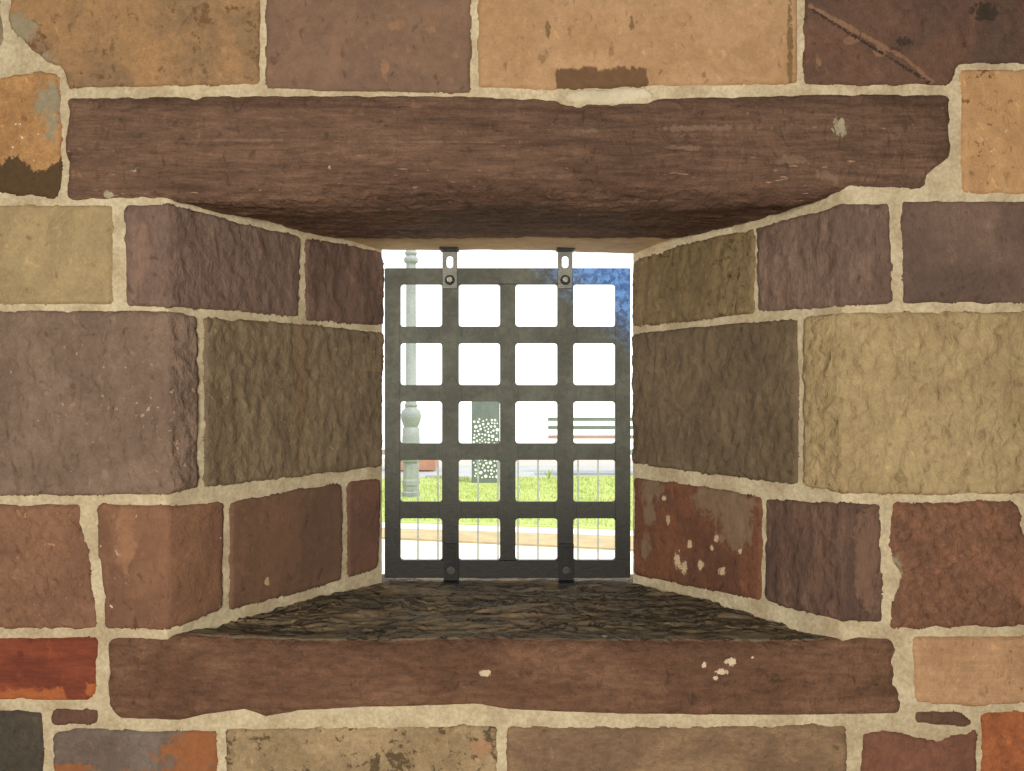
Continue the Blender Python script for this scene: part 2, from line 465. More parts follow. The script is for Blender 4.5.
st(RI, [(757, 227), (800, 216), (842, 205), (870, 203), (889, 204), (891, 260), (892, 303), (842, 306), (800, 309), (759, 312)],
   M('plum_corner', (128, 100, 84), (108, 82, 70), scale=8, stretch=(2, 2, .7), vary=.22, seed=14, chip=2.2),
   'plum corner block wrapping into the right reveal, under the lintel', style='tooled')
st(RI, [(633, 262), (668, 249), (710, 238), (755, 229), (755, 313), (690, 321), (633, 327)],
   M('olive_tan', (130, 106, 70), (114, 92, 58), None, None, pits=.1, pit_col=(90, 70, 46), seed=15, chip=2.2, vary=.2),
   'olive tan block deep in the right reveal beside the grate top', style='tooled', step=.006)
st(RI, [(633, 334), (700, 327), (798, 319), (799, 400), (798, 485), (720, 475), (633, 463)],
   M('dark_olive', (116, 96, 70), (102, 83, 60), scale=6, vary=.18, seed=16, chip=2.2), 'tall dark olive block in the middle of the right reveal', style='tooled', proud=.007)
st(RI, [(804, 317), (842, 313), (930, 312), (1184, 312), (1184, 493), (920, 494), (842, 493), (804, 486)],
   M('honey_scalloped', (172, 146, 100), (156, 130, 88), None, None, scale=6, fleck=.012, fleck_col=(196, 172, 128), vary=.14, seed=17, chip=3.2),
   'big honey coloured hammer dressed block at the right window corner', style='pitched', proud=.008)
# --- lower course
st(FR, [(-160, 505), (80, 505), (80, 522), (88, 548), (93, 600), (98, 628), (-160, 628)], M('brick_red_block', (142, 98, 70), (126, 84, 62), None, None, fleck=.03, fleck_col=(176, 130, 100), vary=.14, seed=18, chip=3.0),
   'red brown block left of the window, bottom course, beside a slanting joint', style='pecked', proud=.005)
st(LE, [(98, 505), (168, 505), (200, 504), (223, 503), (223, 560), (222, 608), (195, 620), (168, 629), (106, 629), (105, 600), (98, 545)],
   M('red_corner', (140, 94, 66), (120, 80, 58), (148, 108, 82), None, scale=6, fleck=.02, vary=.14, seed=19, chip=0.8),
   'red brown corner block wrapping into the left reveal, above the sill', masks={'ma': blob((125, 545, 11, 35))}, ragged=.0022)
st(LE, [(229, 502), (285, 492), (341, 483), (342, 530), (341, 580), (285, 596), (229, 610)],
   M('red_smooth', (116, 80, 58), (100, 70, 51), (190, 160, 125), None, scale=6, vary=.1, seed=20, chip=0.8, bump=.4), 'smooth red brown block in the left reveal, above the sill', masks={'ma': blob((267, 581, 2.2, 5))})
st(LE, [(347, 482), (380, 478), (379, 525), (377, 569), (347, 577)], M('red_end', (118, 78, 58), (104, 70, 54), seed=21, chip=0.8, vary=.12), 'narrow red brown block at the back of the left reveal, beside the grate foot', step=.006)
st(RI, [(635, 478), (700, 486), (762, 497), (763, 545), (761, 600), (700, 588), (635, 574)],
   M('peeling_red', (124, 72, 46), (106, 64, 44), (126, 102, 82), (198, 172, 140), scale=7, vary=.2, seed=22, chip=1.2),
   'red brown block in the right reveal with peeling grey and white skin', style='cracked',
   masks={'ma': blob((715, 500, 24, 18), (733, 508, 26, 22), (738, 532, 18, 20), (651, 488, 12, 17), (646, 545, 6, 16), (650, 515, 7, 12)),
          'mb': blob((677, 560, 3, 8), (684, 568, 3, 7), (668, 520, 2, 5), (701, 565, 3, 5), (722, 571, 4, 4), (712, 548, 2, 3), (716, 538, 2.4, 4), (690, 545, 2, 4), (664, 498, 2, 3), (740, 552, 2, 3))})
st(RI, [(767, 498), (800, 501), (842, 503), (881, 504), (879, 540), (882, 575), (881, 622), (842, 621), (800, 611), (766, 600)],
   M('plum_low', (112, 80, 64), (90, 64, 54), (118, 90, 76), None, scale=8, stretch=(2.4, 2, .6), vary=.24, seed=23, chip=2.2),
   'dark plum corner block wrapping into the right reveal, above the sill', style='tooled', masks={'ma': blob((868, 560, 14, 60))})
st(FR, [(894, 503), (1014, 501), (1020, 515), (1022, 535), (1184, 535), (1184, 626), (990, 626), (890, 628), (893, 600), (903, 575), (892, 560), (890, 530)],
   M('pecked_red', (136, 88, 62), (112, 74, 54), (146, 134, 112), None, scale=9, vary=.26, seed=24, chip=3.0), 'rough pecked red brown block right of the window, bottom course', style='pecked', ragged=.003,
   masks={'ma': blob((895, 578, 7, 22))})
# --- course beside the sill
st(FR, [(-160, 637), (97, 638), (97, 690), (90, 700), (30, 699), (-160, 702)], M('bright_orange', (150, 66, 38), (122, 52, 34), (172, 98, 58), None, scale=7, vary=.14, seed=25, chip=0.8, stretch=(.5, 1, 2.5)),
   'bright orange red block left of the sill', masks={'ma': blob((20, 696, 60, 8), (92, 690, 8, 8))})
st(FR, [(913, 637), (1184, 636), (1184, 703), (1010, 703), (975, 706), (915, 702)], M('peach_block', (186, 140, 98), (168, 122, 84), scale=7, vary=.14, seed=26, chip=0.8, pits=-.3, pit_col=(140, 98, 68), streak=.1), 'peach tan block right of the sill')
st(FR, [(52, 708), (99, 708), (98, 724), (52, 725)], M('small_plum', (108, 72, 56), (96, 62, 50), seed=27, chip=0.8), 'small plum chip stone below the orange red block', grow=.0015)
st(FR, [(914, 709), (958, 711), (974, 722), (970, 727), (914, 724)], M('small_brown', (112, 78, 58), (98, 66, 50), seed=28, chip=0.8), 'small brown wedge stone below the peach block', grow=.0015)
st(FR, [(-160, 710), (43, 711), (43, 888), (-160, 888)], M('slate_grey', (84, 74, 62), (70, 62, 52), scale=5, seed=29, chip=0.8), 'dark grey block at the bottom left corner')
st(FR, [(54, 733), (80, 728), (160, 731), (217, 730), (218, 888), (54, 888)], M('grey_violet', (124, 108, 98), (106, 88, 78), (148, 94, 60), None, scale=6, seed=30, chip=0.8, vary=.16),
   'grey violet block with an orange right end, below the sill', masks={'ma': blob((198, 752, 38, 24), (190, 775, 60, 9), (70, 768, 30, 5), (190, 830, 40, 60))})
st(FR, [(226, 729), (360, 728), (497, 726), (497, 888), (226, 888)], M('lichen_buff', (168, 140, 102), (146, 120, 84), (164, 128, 98), None, scale=9, pits=.5, pit_col=(92, 76, 54), seed=31, chip=1.2, vary=.2),
   'buff block below the sill, speckled with black lichen', style='cracked', masks={'ma': blob((480, 748, 12, 10))})
st(FR, [(507, 727), (700, 727), (846, 725), (847, 888), (507, 888)], M('brown_buff', (144, 112, 80), (122, 92, 68), scale=8, stretch=(.8, 1, 1.6), seed=32, chip=1.2, vary=.2), 'wide brown buff block below the right half of the sill', style='cracked')
st(FR, [(862, 735), (890, 731), (915, 737), (940, 741), (952, 734), (976, 731), (977, 888), (861, 888)], M('red_ragged', (136, 84, 62), (118, 72, 54), seed=33, chip=0.8, vary=.18), 'red brown ragged block at the lower right, beside the orange one', ragged=.003)
st(FR, [(982, 714), (1000, 711), (1184, 711), (1184, 888), (982, 888)], M('orange_corner', (178, 96, 50), (158, 82, 44), seed=34, chip=0.8), 'orange block at the bottom right corner')

# --- plain courses outside the photograph, so that the wall goes on
gm = [M('filler_%s' % n, a, b, seed=40 + i) for i, (n, a, b) in enumerate((('tan', (172, 134, 96), (156, 120, 84)), ('plum', (122, 92, 78), (106, 80, 68)), ('red', (138, 94, 68), (122, 82, 60)), ('buff', (160, 138, 98), (146, 122, 86))))]
def filler(x0, x1, y0, y1):
    x = x0; rn = random.Random(int(y0 * 7 + x0))
    while x < x1 - 60:
        wd = rn.uniform(150, 330)
        if x + wd > x1 - 110: wd = x1 - x
        a, b = FR.uv(x + 4, y0 + 4), FR.uv(x + wd - 4, y1 - 4)
        make_stone('stone', FR, None, gm[rn.randrange(4)], WALL, uvpoly=[a, (b[0], a[1]), b, (a[0], b[1])], step=.022, rnd=1, ragged=.001, proud=.006)
        x += wd
XA, XB = HX - ROOMX * PXM, HX + ROOMX * PXM
ys = [-404, -264, -122]
for a, b in zip(ys, ys[1:]): filler(XA, XB, a, b)
ys = [892, 1010, 1144]
for a, b in zip(ys, ys[1:]): filler(XA, XB, a, b)
ysl = [-122, 60, 200, 308, 499, 633, 706, 892]
for a, b in zip(ysl, ysl[1:]):
    filler(XA, -162, a, b); filler(1186, XB, a, b)

# ------------------------------------------------------------------ lintel and sill: one stone each, face and soffit / face and top
def long_stone(name, mat, label, prof, ends, nx, nw, disp, masks=None, bottomless=True):
    """prof(x, w) -> (y, z, ny, nz) with w 0..1 ; ends(w) -> x0, x1"""
    V = []
    for i in range(nx + 1):
        for j in range(nw + 1):
            wv = j / nw; x0, x1 = ends(wv); x = x0 + (x1 - x0) * i / nx
            y, z, ny, nz = prof(x, wv)
            e = min(x - x0, x1 - x) / .02; e = min(1, max(0, e)); ew = min(1, min(wv, 1 - wv) * 40)
            kk = (1 - (1 - e) ** 2) * (1 - (1 - ew) ** 2)
            h = disp(x, y, z, wv) * kk - .010 * (1 - kk)
            V.append((x, y + ny * h, EYE + z + nz * h))
    n = nw + 1
    fs = [(i * n + j, (i + 1) * n + j, (i + 1) * n + j + 1, i * n + j + 1) for i in range(nx) for j in range(nw)]
    # close ends and back
    m = len(V)
    zz = [v[2] for v in V]; yc = .2
    V.append((V[0][0], yc, (max(zz) + min(zz)) / 2)); V.append((V[nx * n][0], yc, (max(zz) + min(zz)) / 2))
    for j in range(nw):
        fs.append((j, j + 1, m)); fs.append((nx * n + j, m + 1, nx * n + j + 1))
    c = np.mean(np.array(V), 0)
    me = mesh(name, [(a - c[0], b - c[1], d - c[2]) for a, b, d in V], fs)
    bm = bmesh.new(); bm.from_mesh(me); bmesh.ops.recalc_face_normals(bm, faces=bm.faces[:])
    bm.faces.ensure_lookup_table()
    k = (nx // 2) * nw + nw // 5
    if bm.faces[k].normal.y > 0: bmesh.ops.reverse_faces(bm, faces=bm.faces[:])
    bm.to_mesh(me); bm.free()
    if masks:
        for nm, fn in masks.items():
            at = me.attributes.new(nm, 'FLOAT', 'POINT')
            at.data.foreach_set('value', [fn(HX + x * F / (y + D), HY - (z - EYE) * F / (y + D), y) for x, y, z in V])
    o = obj(name, me, mat, WALL); o.location = [float(q) for q in c]; o['label'] = label
    return o

def interp(x, pts):
    for (a, p), (b, q) in zip(pts, pts[1:]):
        if x <= b: return p + (q - p) * max(0, (x - a) / (b - a))
    return pts[-1][1]

LB = .365   # soffit depth
def lintel_prof(x, wv):
    px = HX + x * PXM
    zt = (HY - interp(px, [(60, 96), (180, 94), (300, 93), (470, 94), (556, 97), (566, 102), (648, 101), (656, 96), (700, 95), (830, 92), (960, 92)])) / PXM
    zb = (HY - interp(px, [(60, 199), (150, 197), (300, 198), (500, 197), (700, 198), (800, 197), (850, 186), (960, 190)])) / PXM
    inb = sm(150, 330, px) * sm(860, 700, px)
    r = .010 + .062 * inb
    H = (zt - zb) - r; arc = r * math.pi / 2; back = LB - r; T = H + arc + back
    s = wv * T
    if s < H: return (0, zt - s, -1, 0)
    if s < H + arc:
        a = (s - H) / r; return (r - r * math.cos(a), zb + r - r * math.sin(a), -math.cos(a), -math.sin(a))
    return (r + s - H - arc, zb, 0, -1)
def lintel_ends(wv):
    x0 = 64 + 3 * fbm(wv * 9, 1, 4); x1 = 953 - 24 * (sm(.22, .31, wv)) - 6 * sm(.03, 0, wv) + 3 * fbm(wv * 12, 3, 1)
    return ((x0 - HX) / PXM, (x1 - HX) / PXM)
def lintel_disp(x, y, z, wv):
    s = z - y
    return .006 + .003 * fbm(x * 3, s * 22 + x * .6, 2) + .0030 * (ridge(x * 8, s * 60 + x * 1.5, 8) - .3) + .0026 * fbm(x * 36, s * 80, 5) + .003 * fbm(x * 4, s * 5, 7) + .0007 * fbm(x * 50, s * 90, 3) - .004 * sm(.02, 0, wv) * abs(fbm(x * 14, 2, 2)) - .012 * max(0, fbm(x * 26, 8, 3)) * (sm(.04, 0, wv))
lm = M('lintel_stone', (122, 88, 68), (96, 66, 50), (130, 103, 87), (172, 160, 136), scale=4, stretch=(.5, 1, 3), rot=.04, vary=.30, seed=50, chip=2.6, streak=.24, bump=.8, fleck=.035, fleck_col=(168, 134, 110))
long_stone('lintel', lm, 'long dark brown lintel stone spanning the window, streaked along its length', lintel_prof, lintel_ends, 300, 110, lintel_disp,
   masks={'ma': lambda x, y, d: max(blob((790, 160, 26, 5), (700, 128, 60, 4), (690, 148, 28, 3), (826, 175, 9, 6), (836, 180, 5, 8), (590, 131, 30, 3), (250, 140, 70, 1.6), (420, 142, 120, 1.5))(x, y) * .86 if d < .05 else 0, 0),
          'mb': lambda x, y, d: blob((841, 127, 8, 9), (134, 171, 3, 2), (108, 195, 5, 4), (330, 167, 2, 2))(x, y)})

SF = .60
def sill_prof(x, wv):
    px = HX + x * PXM
    zt = (HY - interp(px, [(100, 638), (170, 639), (300, 645), (480, 643), (700, 645), (820, 645), (842, 641), (860, 637), (900, 640)])) / PXM
    zb = (HY - interp(px, [(100, 714), (120, 722), (180, 724), (205, 718), (245, 713), (266, 720), (300, 714), (362, 711), (480, 708), (510, 713), (620, 718), (780, 719), (905, 717)])) / PXM
    inb = sm(150, 240, px) * sm(850, 800, px)
    r = .010 + .024 * inb
    H = (zt - zb) - r; arc = r * math.pi / 2; back = SF - r; T = H + arc + back
    s = wv * T
    if s < H: return (0, zb + s, -1, 0)
    if s < H + arc:
        a = (s - H) / r; return (r - r * math.cos(a), zt - r + r * math.sin(a), -math.cos(a), math.sin(a))
    y = r + s - H - arc
    return (y, zt + (-.4945 - .011 * sm(.25, .47, y) - zt) * sm(0, .3, y), 0, 1)
def sill_ends(wv):
    x0 = 105 + 12 * sm(.035, 0, wv) + 2 * fbm(wv * 20, 1, 4); x1 = 904 - 7 * sm(.06, .09, wv) + 4 * fbm(wv * 30, 3, 1)
    return ((x0 - HX) / PXM, (x1 - HX) / PXM)
def sill_disp(x, y, z, wv):
    if y < .03: return .005 + .0022 * fbm(x * 6, z * 26, 3) + .0009 * fbm(x * 30, z * 60, 4)
    k = sm(.03, .08, y) * (1 - .75 * sm(.40, .48, y))
    warp = .03 * fbm(x * 5, y * 5, 12)
    return .005 + k * (.011 * (ridge(x * 4.5, (y + warp) * 22, 6) - .7) + .008 * (ridge(x * 12, (y + warp) * 50, 9) - .6) + .001 * fbm(x * 60, y * 90, 3)) + .0022 * fbm(x * 6, y * 20, 3)
sm_ = M('sill_stone', (126, 86, 62), (104, 68, 48), (112, 100, 80), (210, 190, 165), scale=5, stretch=(.7, 1, 1.8), vary=.30, seed=51, chip=2.2, streak=.12, bump=.9, seams=True)
long_stone('sill', sm_, 'long red brown sill stone with a weathered dark grey ridged top', sill_prof, sill_ends, 300, 150, sill_disp,
   masks={'ma': lambda x, y, d: sm(.004, .035, d) * 1.1,
          'mb': lambda x, y, d: blob((722, 672, 6, 3), (731, 661, 5, 4), (716, 678, 3, 2), (752, 657, 2, 2), (605, 636, 4, 1.2), (484, 673, 5, 3), (704, 665, 2, 3))(x, y)})

# rear lintel strip at the back of the soffit
rm = M('rear_lintel_stone', (206, 170, 126), (186, 152, 110), seed=52, vary=.14, scale=5, stretch=(.5, 1, 1))
V = []; nx, ny = 90, 14
for i in range(nx + 1):
    for j in range(ny + 1):
        x = -.43 + .84 * i / nx; y = .352 + .144 * j / ny
        z = .391 - .009 * (j / ny) - .010 * sm(.0, .35, x) * j / ny + .0020 * fbm(x * 9, y * 20, 3)
        if j == 0: z += .03
        if j == ny: z += .004
        V.append((x, y, EYE + z))
fs = [(i * (ny + 1) + j, i * (ny + 1) + j + 1, (i + 1) * (ny + 1) + j + 1, (i + 1) * (ny + 1) + j) for i in range(nx) for j in range(ny)]
n0 = len(V)
for i in (0, nx):
    for j in (0, ny): V.append((V[i * (ny + 1) + j][0], V[i * (ny + 1) + j][1], EYE + .46))
fs += [(n0, n0 + 1, n0 + 3, n0 + 2), [j for j in range(ny + 1)] + [n0 + 1, n0], [nx * (ny + 1) + j for j in range(ny, -1, -1)] + [n0 + 2, n0 + 3],
       [i * (ny + 1) + ny for i in range(nx + 1)] + [n0 + 3, n0 + 1], [i * (ny + 1) for i in range(nx, -1, -1)] + [n0, n0 + 2]]
me = mesh('rear_lintel', V, fs)
bm = bmesh.new(); bm.from_mesh(me); bmesh.ops.recalc_face_normals(bm, faces=bm.faces[:]); bm.to_mesh(me); bm.free()
o = obj('rear_lintel', me, rm, WALL); o['label'] = 'pale tan stone strip behind the lintel, above the grate'

# mortar fillets: bright repointed piece over the stain, bed under lintel ends and over the sill
def fillet(px, surf, proud, mat, label):
    return make_stone('mortar_patch', surf, px, mat, WALL, style='cracked', proud=proud, ragged=.003, step=.005, rnd=1, label=label)
fillet([(566, 91), (600, 89), (650, 88), (654, 100), (600, 105), (572, 104), (563, 98)], FR, .0045,
       M('fresh_mortar', (206, 192, 162), (194, 180, 148), seed=60, vary=.08), 'bright fresh mortar piece over the middle of the lintel')

# ------------------------------------------------------------------ the rest of the room (behind the camera)
plaster = plain_mat('plaster', (84, 75, 64), (76, 68, 58), 3)
flag = plain_mat('flagstone', (168, 150, 124), (158, 140, 116), 3)
def struct(name, mb, mat, label):
    return tag(mb.build(name, mat), label, kind='structure')
struct('floor', MB().box(-ROOMX - .2, ROOMX + .2, ROOMB - .2, .012, -.12, 0), flag, 'stone floor of the room')
struct('ceiling', MB().box(-ROOMX - .2, ROOMX + .2, ROOMB - .2, .495, ROOMH + .1, ROOMH + .3), plaster, 'plain ceiling of the room')
struct('wall_left', MB().box(-ROOMX - .2, -ROOMX, ROOMB, .012, 0, ROOMH + .1), plaster, 'left side wall of the room')
struct('wall_right', MB().box(ROOMX, ROOMX + .2, ROOMB, .012, 0, ROOMH + .1), plaster, 'right side wall of the room')
struct('wall_back', MB().box(-ROOMX - .2, ROOMX + .2, ROOMB - .2, ROOMB, 0, ROOMH + .1), plaster, 'wall behind the camera')

# ------------------------------------------------------------------ iron grate
t = NT('grate_iron')
va = t.mapped((1, 1, 1)); n1 = t.noise(va, 9, 5, .65); n2 = t.noise(va, 60, 5, .7, .5); n3 = t.noise(va, 200, 4, .7)
c = t.mix(t.ramp(n1, .35, .65), S(94, 96, 85), S(70, 70, 60))
# darker low down, blue reflection painted into the colour at the upper right
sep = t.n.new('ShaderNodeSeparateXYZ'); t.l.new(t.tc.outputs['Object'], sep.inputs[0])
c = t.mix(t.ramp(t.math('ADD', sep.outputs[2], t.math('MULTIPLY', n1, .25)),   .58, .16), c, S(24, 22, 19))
c = t.mix(1.0, c, grey(t, n2, .25), 'MULTIPLY')
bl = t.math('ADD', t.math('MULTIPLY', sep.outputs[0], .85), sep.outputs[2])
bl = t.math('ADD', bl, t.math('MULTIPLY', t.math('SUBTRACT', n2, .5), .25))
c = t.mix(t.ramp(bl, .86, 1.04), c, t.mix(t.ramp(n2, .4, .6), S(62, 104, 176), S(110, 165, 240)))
t.bump(t.math('ADD', n2, t.math('MULTIPLY', n3, .6)), .6, .002)
IRON = t.done(c, .55, 0, .4)
BLACK = plain_mat('black_iron', (15, 14, 13), (26, 25, 22), 30, .6, .5, 0, .3)
STEEL = plain_mat('strap_steel', (112, 112, 100), (88, 88, 78), 30, .4, .4, 0, .6)
BOLT_DARK = plain_mat('dark_bolt', (62, 60, 55), (46, 44, 40), 60, .3, .35, .3)
BOLT = plain_mat('bolt_steel', (120, 116, 110), (84, 80, 76), 60, .3, .3, .6)

GY = .499; GK = F / (D + GY)
gx = lambda p: (p - HX) / GK
gz = lambda p: (HY - p) / GK + EYE
GBX, GBZ = gx(507.5), gz(578)
GR = empty('window_grate', (GBX, GY, GBZ))
tag(GR, 'black iron grate of square openings filling the window', 'grate')
lx = lambda p: gx(p) - GBX
lz = lambda p: gz(p) - GBZ
CX = [(400, 442), (458.5, 500), (515.5, 557.5), (573.5, 615.5)]
CZ = [(284, 326.5), (343, 385), (401.5, 443.5), (460, 502), (518.5, 560.5)]
cx = [(lx(a), lx(b)) for a, b in CX]; cz = [(lz(b), lz(a)) for a, b in CZ]      # z low, high ; rows from the top
def rrect(x0, x1, z0, z1, r, n=5):
    out = []
    for (ox, oz, a0) in ((x1 - r, z1 - r, 0), (x0 + r, z1 - r, 90), (x0 + r, z0 + r, 180), (x1 - r, z0 + r, 270)):
        for i in range(n + 1):
            a = math.radians(a0 + 90 * i / n); out.append((ox + r * math.cos(a), oz + r * math.sin(a)))
    return out
def plate(name, outer, holes, y0, y1, mat, parent, bevel=.0012):
    loops = [outer] + holes; pts = []; edges = []
    for lp in loops:
        n = len(pts); pts += [Vector(p) for p in lp]; edges += [(n + i, n + (i + 1) % len(lp)) for i in range(len(lp))]
    vco, eo, fc, _, _, _ = delaunay_2d_cdt(pts, edges, [], 0, 1e-7)
    P = np.array([(p.x, p.y) for p in vco]); T = np.array([list(f) for f in fc]); C = P[T].mean(1)
    keep = inside(C, np.array(outer))
    for h in holes: keep &= ~inside(C, np.array(h))
    T = T[keep]; n = len(P)
    V = [(x, y0, z) for x, z in P] + [(x, y1, z) for x, z in P]
    fs = [tuple(map(int, f)) for f in T] + [tuple(int(i) + n for i in f[::-1]) for f in T]
    bound = {}
    for f in T:
        for a, b in ((f[0], f[1]), (f[1], f[2]), (f[2], f[0])):
            bound[(int(a), int(b))] = 1
    for (a, b) in list(bound):
        if (b, a) not in bound: fs.append((b, a, a + n, b + n))
    me = mesh(name, V, fs)
    bm = bmesh.new(); bm.from_mesh(me); bmesh.ops.recalc_face_normals(bm, faces=bm.faces[:])
    es = [e for e in bm.edges if len(e.link_faces) == 2 and e.calc_face_angle(0) > 1.2]
    bmesh.ops.bevel(bm, geom=es, offset=bevel, segments=1, affect='EDGES')
    bm.to_mesh(me); bm.free()
    return obj(name, me, mat, parent, smooth=False)
X0, X1, Z0, Z1 = lx(384.6), lx(630.5), lz(578), lz(268)
IX0, IX1, IZ0, IZ1 = cx[0][0], cx[-1][1], cz[-1][0], cz[0][1]
rr = .008
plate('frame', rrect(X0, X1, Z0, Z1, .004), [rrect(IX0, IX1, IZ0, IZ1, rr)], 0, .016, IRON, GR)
for i in range(3):       # uprights with the rounded inner corners of the openings
    a, b = cx[i][1], cx[i + 1][0]
    left = []; right = []
    for z0, z1 in cz[::-1]:
        for k in range(6):
            an = math.pi / 2 * k / 5; left.append((a - rr + rr * math.sin(an), z0 + rr - rr * math.cos(an))); right.append((b + rr - rr * math.sin(an), z0 + rr - rr * math.cos(an)))
        for k in range(6):
            an = math.pi / 2 * k / 5; left.append((a - rr + rr * math.cos(an), z1 - rr + rr * math.sin(an))); right.append((b + rr - rr * math.cos(an), z1 - rr + rr * math.sin(an)))
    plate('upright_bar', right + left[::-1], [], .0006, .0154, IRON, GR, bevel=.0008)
for i in range(4):
    zt, zb = cz[i][0], cz[i + 1][1]     # between row i (above) and i+1 (below)
    outl = []
    e = .003
    top = [(IX0 - e, zt + rr)] + [(IX0 + rr - rr * math.cos(math.pi / 2 * k / 5), zt + rr - rr * math.sin(math.pi / 2 * k / 5)) for k in range(6)] + \
          [(IX1 - rr + rr * math.sin(math.pi / 2 * k / 5), zt + rr - rr * math.cos(math.pi / 2 * k / 5)) for k in range(6)] + [(IX1 + e, zt + rr)]
    bot = [(x, zb - (z - zt)) for x, z in top]
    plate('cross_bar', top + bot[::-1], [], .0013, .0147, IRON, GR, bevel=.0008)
# top hangers: slotted steel plates bolted to the frame, bent flange under the stone
for px in (450, 565):
    c0 = lx(px); hw = 7.4 / GK
    zlo, zhi = lz(289), lz(249)
    slot = rrect(c0 - 3.3 / GK, c0 + 3.3 / GK, lz(268.5), lz(256.5), 3.2 / GK)
    hg = plate('hanger', rrect(c0 - hw, c0 + hw, zlo, zhi, .002), [slot], -.007, -.0015, STEEL, GR)
    MB().box(c0 - hw * 1.25, c0 + hw * 1.25, -.045, .002, zhi - .009, zhi + .012).build('flange', BLACK, hg, bevel=.002)
    b = MB().cyl((c0, 0, lz(280.5)), 1, .0135, -.0105, -.0068, 20).build('washer', BLACK, hg, bevel=.0008)
    MB().cyl((c0, 0, lz(280.5)), 1, .008, -.019, -.0104, 6).build('bolt', BOLT, hg, bevel=.0008)
    for s in (-1, 1): MB().cyl((c0 + s * hw * 1.32, -.02, zhi - .002), 0, .004, -.004, .004, 8).build('flange_screw', BOLT, hg)
# bottom clips: dark strap over the lowest bar, foot on the sill
for px in (451.5, 566):
    c0 = lx(px); hw = 7.6 / GK
    cl = MB().box(c0 - hw, c0 + hw, -.008, -.001, -.022, lz(543)).build('foot_clip', BLACK, GR, bevel=.0015)
    MB().box(c0 - hw * 1.05, c0 + hw * 1.05, -.045, -.001, -.024, -.004).build('foot', BLACK, cl, bevel=.002)
    MB().box(c0 - hw * .45, c0 + hw * .45, -.012, -.007, lz(563), lz(547)).build('slot_bar', BLACK, cl, bevel=.001)
    MB().cyl((c0, 0, lz(569)), 1, .012, -.016, -.007, 6).build('bolt', BOLT_DARK, cl, bevel=.001)

# ------------------------------------------------------------------ outside
W = lambda px, Y: (px - HX) / F * Y          # lateral position at distance Y from the eye
def strip(name, ya, yb, mat, label, z0=-.1, z1=0, xw=30, kind='structure'):
    """ya, yb: near and far edge as (distance at x=-1, distance at x=1)"""
    def yy(e, x): a, b = e if isinstance(e, tuple) else (e, e); xx = max(-5, min(5, x)); return a + (b - a) * (xx + 1) / 2 - D
    mb = MB(); xs_ = [-xw, -5, -2, 0, 2, 5, xw]
    poly = [(x, yy(ya, x)) for x in xs_] + [(x, yy(yb, x)) for x in xs_[::-1]]
    mb.prism(poly, z0, z1)
    o = mb.build(name, mat); tag(o, label, kind=kind); return o
conc = plain_mat('pale_concrete', (226, 220, 206), (214, 208, 196), 2, .2)
e1, e2, e3 = (7.57, 7.10), (8.12, 7.76), (8.56, 8.20)
strip('pavement', (1.975, 1.975), e1, conc, 'pale sunlit paving just outside the window')
strip('kerb_strip', e1, e2, plain_mat('tan_brick', (172, 154, 116), (160, 142, 108), 5), 'tan brick edging strip between pavement and path', z1=.02)
strip('garden_path', e2, e3, conc, 'narrow pale path along the lawn')
strip('lawn', e3, (13.2, 13.4), plain_mat('lawn_soil', (150, 166, 90), (160, 174, 100), 3), 'green lawn beyond the path', z1=.01)
strip('walkway', (13.2, 13.4), 15.4, plain_mat('grey_walk', (150, 155, 156), (157, 160, 160), 2), 'pale grey walkway behind the lawn')
strip('walkway_border', 15.4, 17.3, plain_mat('pink_walk', (166, 156, 150), (172, 162, 154), 2), 'pinkish paved border of the walkway', z1=.004)
strip('promenade', 17.3, 700, plain_mat('white_promenade', (236, 236, 232), (232, 232, 230), 1, .0), 'bright open ground beyond the walkway', xw=500)

# grass blades
gv = []; gf = []
rg = random.Random(3)
for i in range(26000):
    x = rg.uniform(-3.4, 3.4); Y = rg.uniform(8.25, 13.25)
    if Y < interp(x, [(-3.4, 8.95), (3.4, 7.8)]) + .1: continue
    if Y > 12.1 and -.75 < x < .1 or abs(x + 1.47) < .2 and abs(Y - 10.8) < .2: continue
    h = rg.uniform(.02, .05) * (1 + .9 * max(0, fbm(x * 2, Y * 2, 3))); a = rg.uniform(0, math.pi); b = .006
    lx_, ly_ = rg.uniform(-.02, .02), rg.uniform(-.02, .02); n = len(gv)
    gv += [(x - b * math.cos(a), Y - D - b * math.sin(a), .008), (x + b * math.cos(a), Y - D + b * math.sin(a), .008), (x + lx_, Y - D + ly_, h)]
    gf.append((n, n + 1, n + 2))
tg_ = NT('grass_blades'); vv = tg_.mapped((1, 1, 1))
gcol = tg_.mix(tg_.ramp(tg_.noise(vv, 1.6, 4, .7), .4, .6), S(158, 172, 96), S(180, 186, 120))
GRASS = tg_.done(gcol, .8, 0, .2)
tag(obj('grass', mesh('grass', gv, gf), GRASS, None, False), 'short sunlit grass covering the lawn', 'grass', kind='stuff')
# weed
wv_ = []; wf = []
for i in range(16):
    a = rg.uniform(0, 6.28); r = rg.uniform(.03, .1); h = rg.uniform(.1, .24); n = len(wv_)
    wv_ += [(-.006, .0, 0), (.006, .002, 0), (r * .5 * math.cos(a) + .008, r * .5 * math.sin(a), h * .6), (r * math.cos(a), r * math.sin(a), h), (r * .5 * math.cos(a) - .008, r * .5 * math.sin(a), h * .6)]
    wf.append([n, n + 1, n + 2, n + 3, n + 4])
wo = obj('weed', mesh('weed', wv_, wf), GRASS, None, False); wo.location = (W(549, 12.9), 12.9 - D, .005)
tag(wo, 'small weed tuft standing at the far edge of the lawn', 'weed')

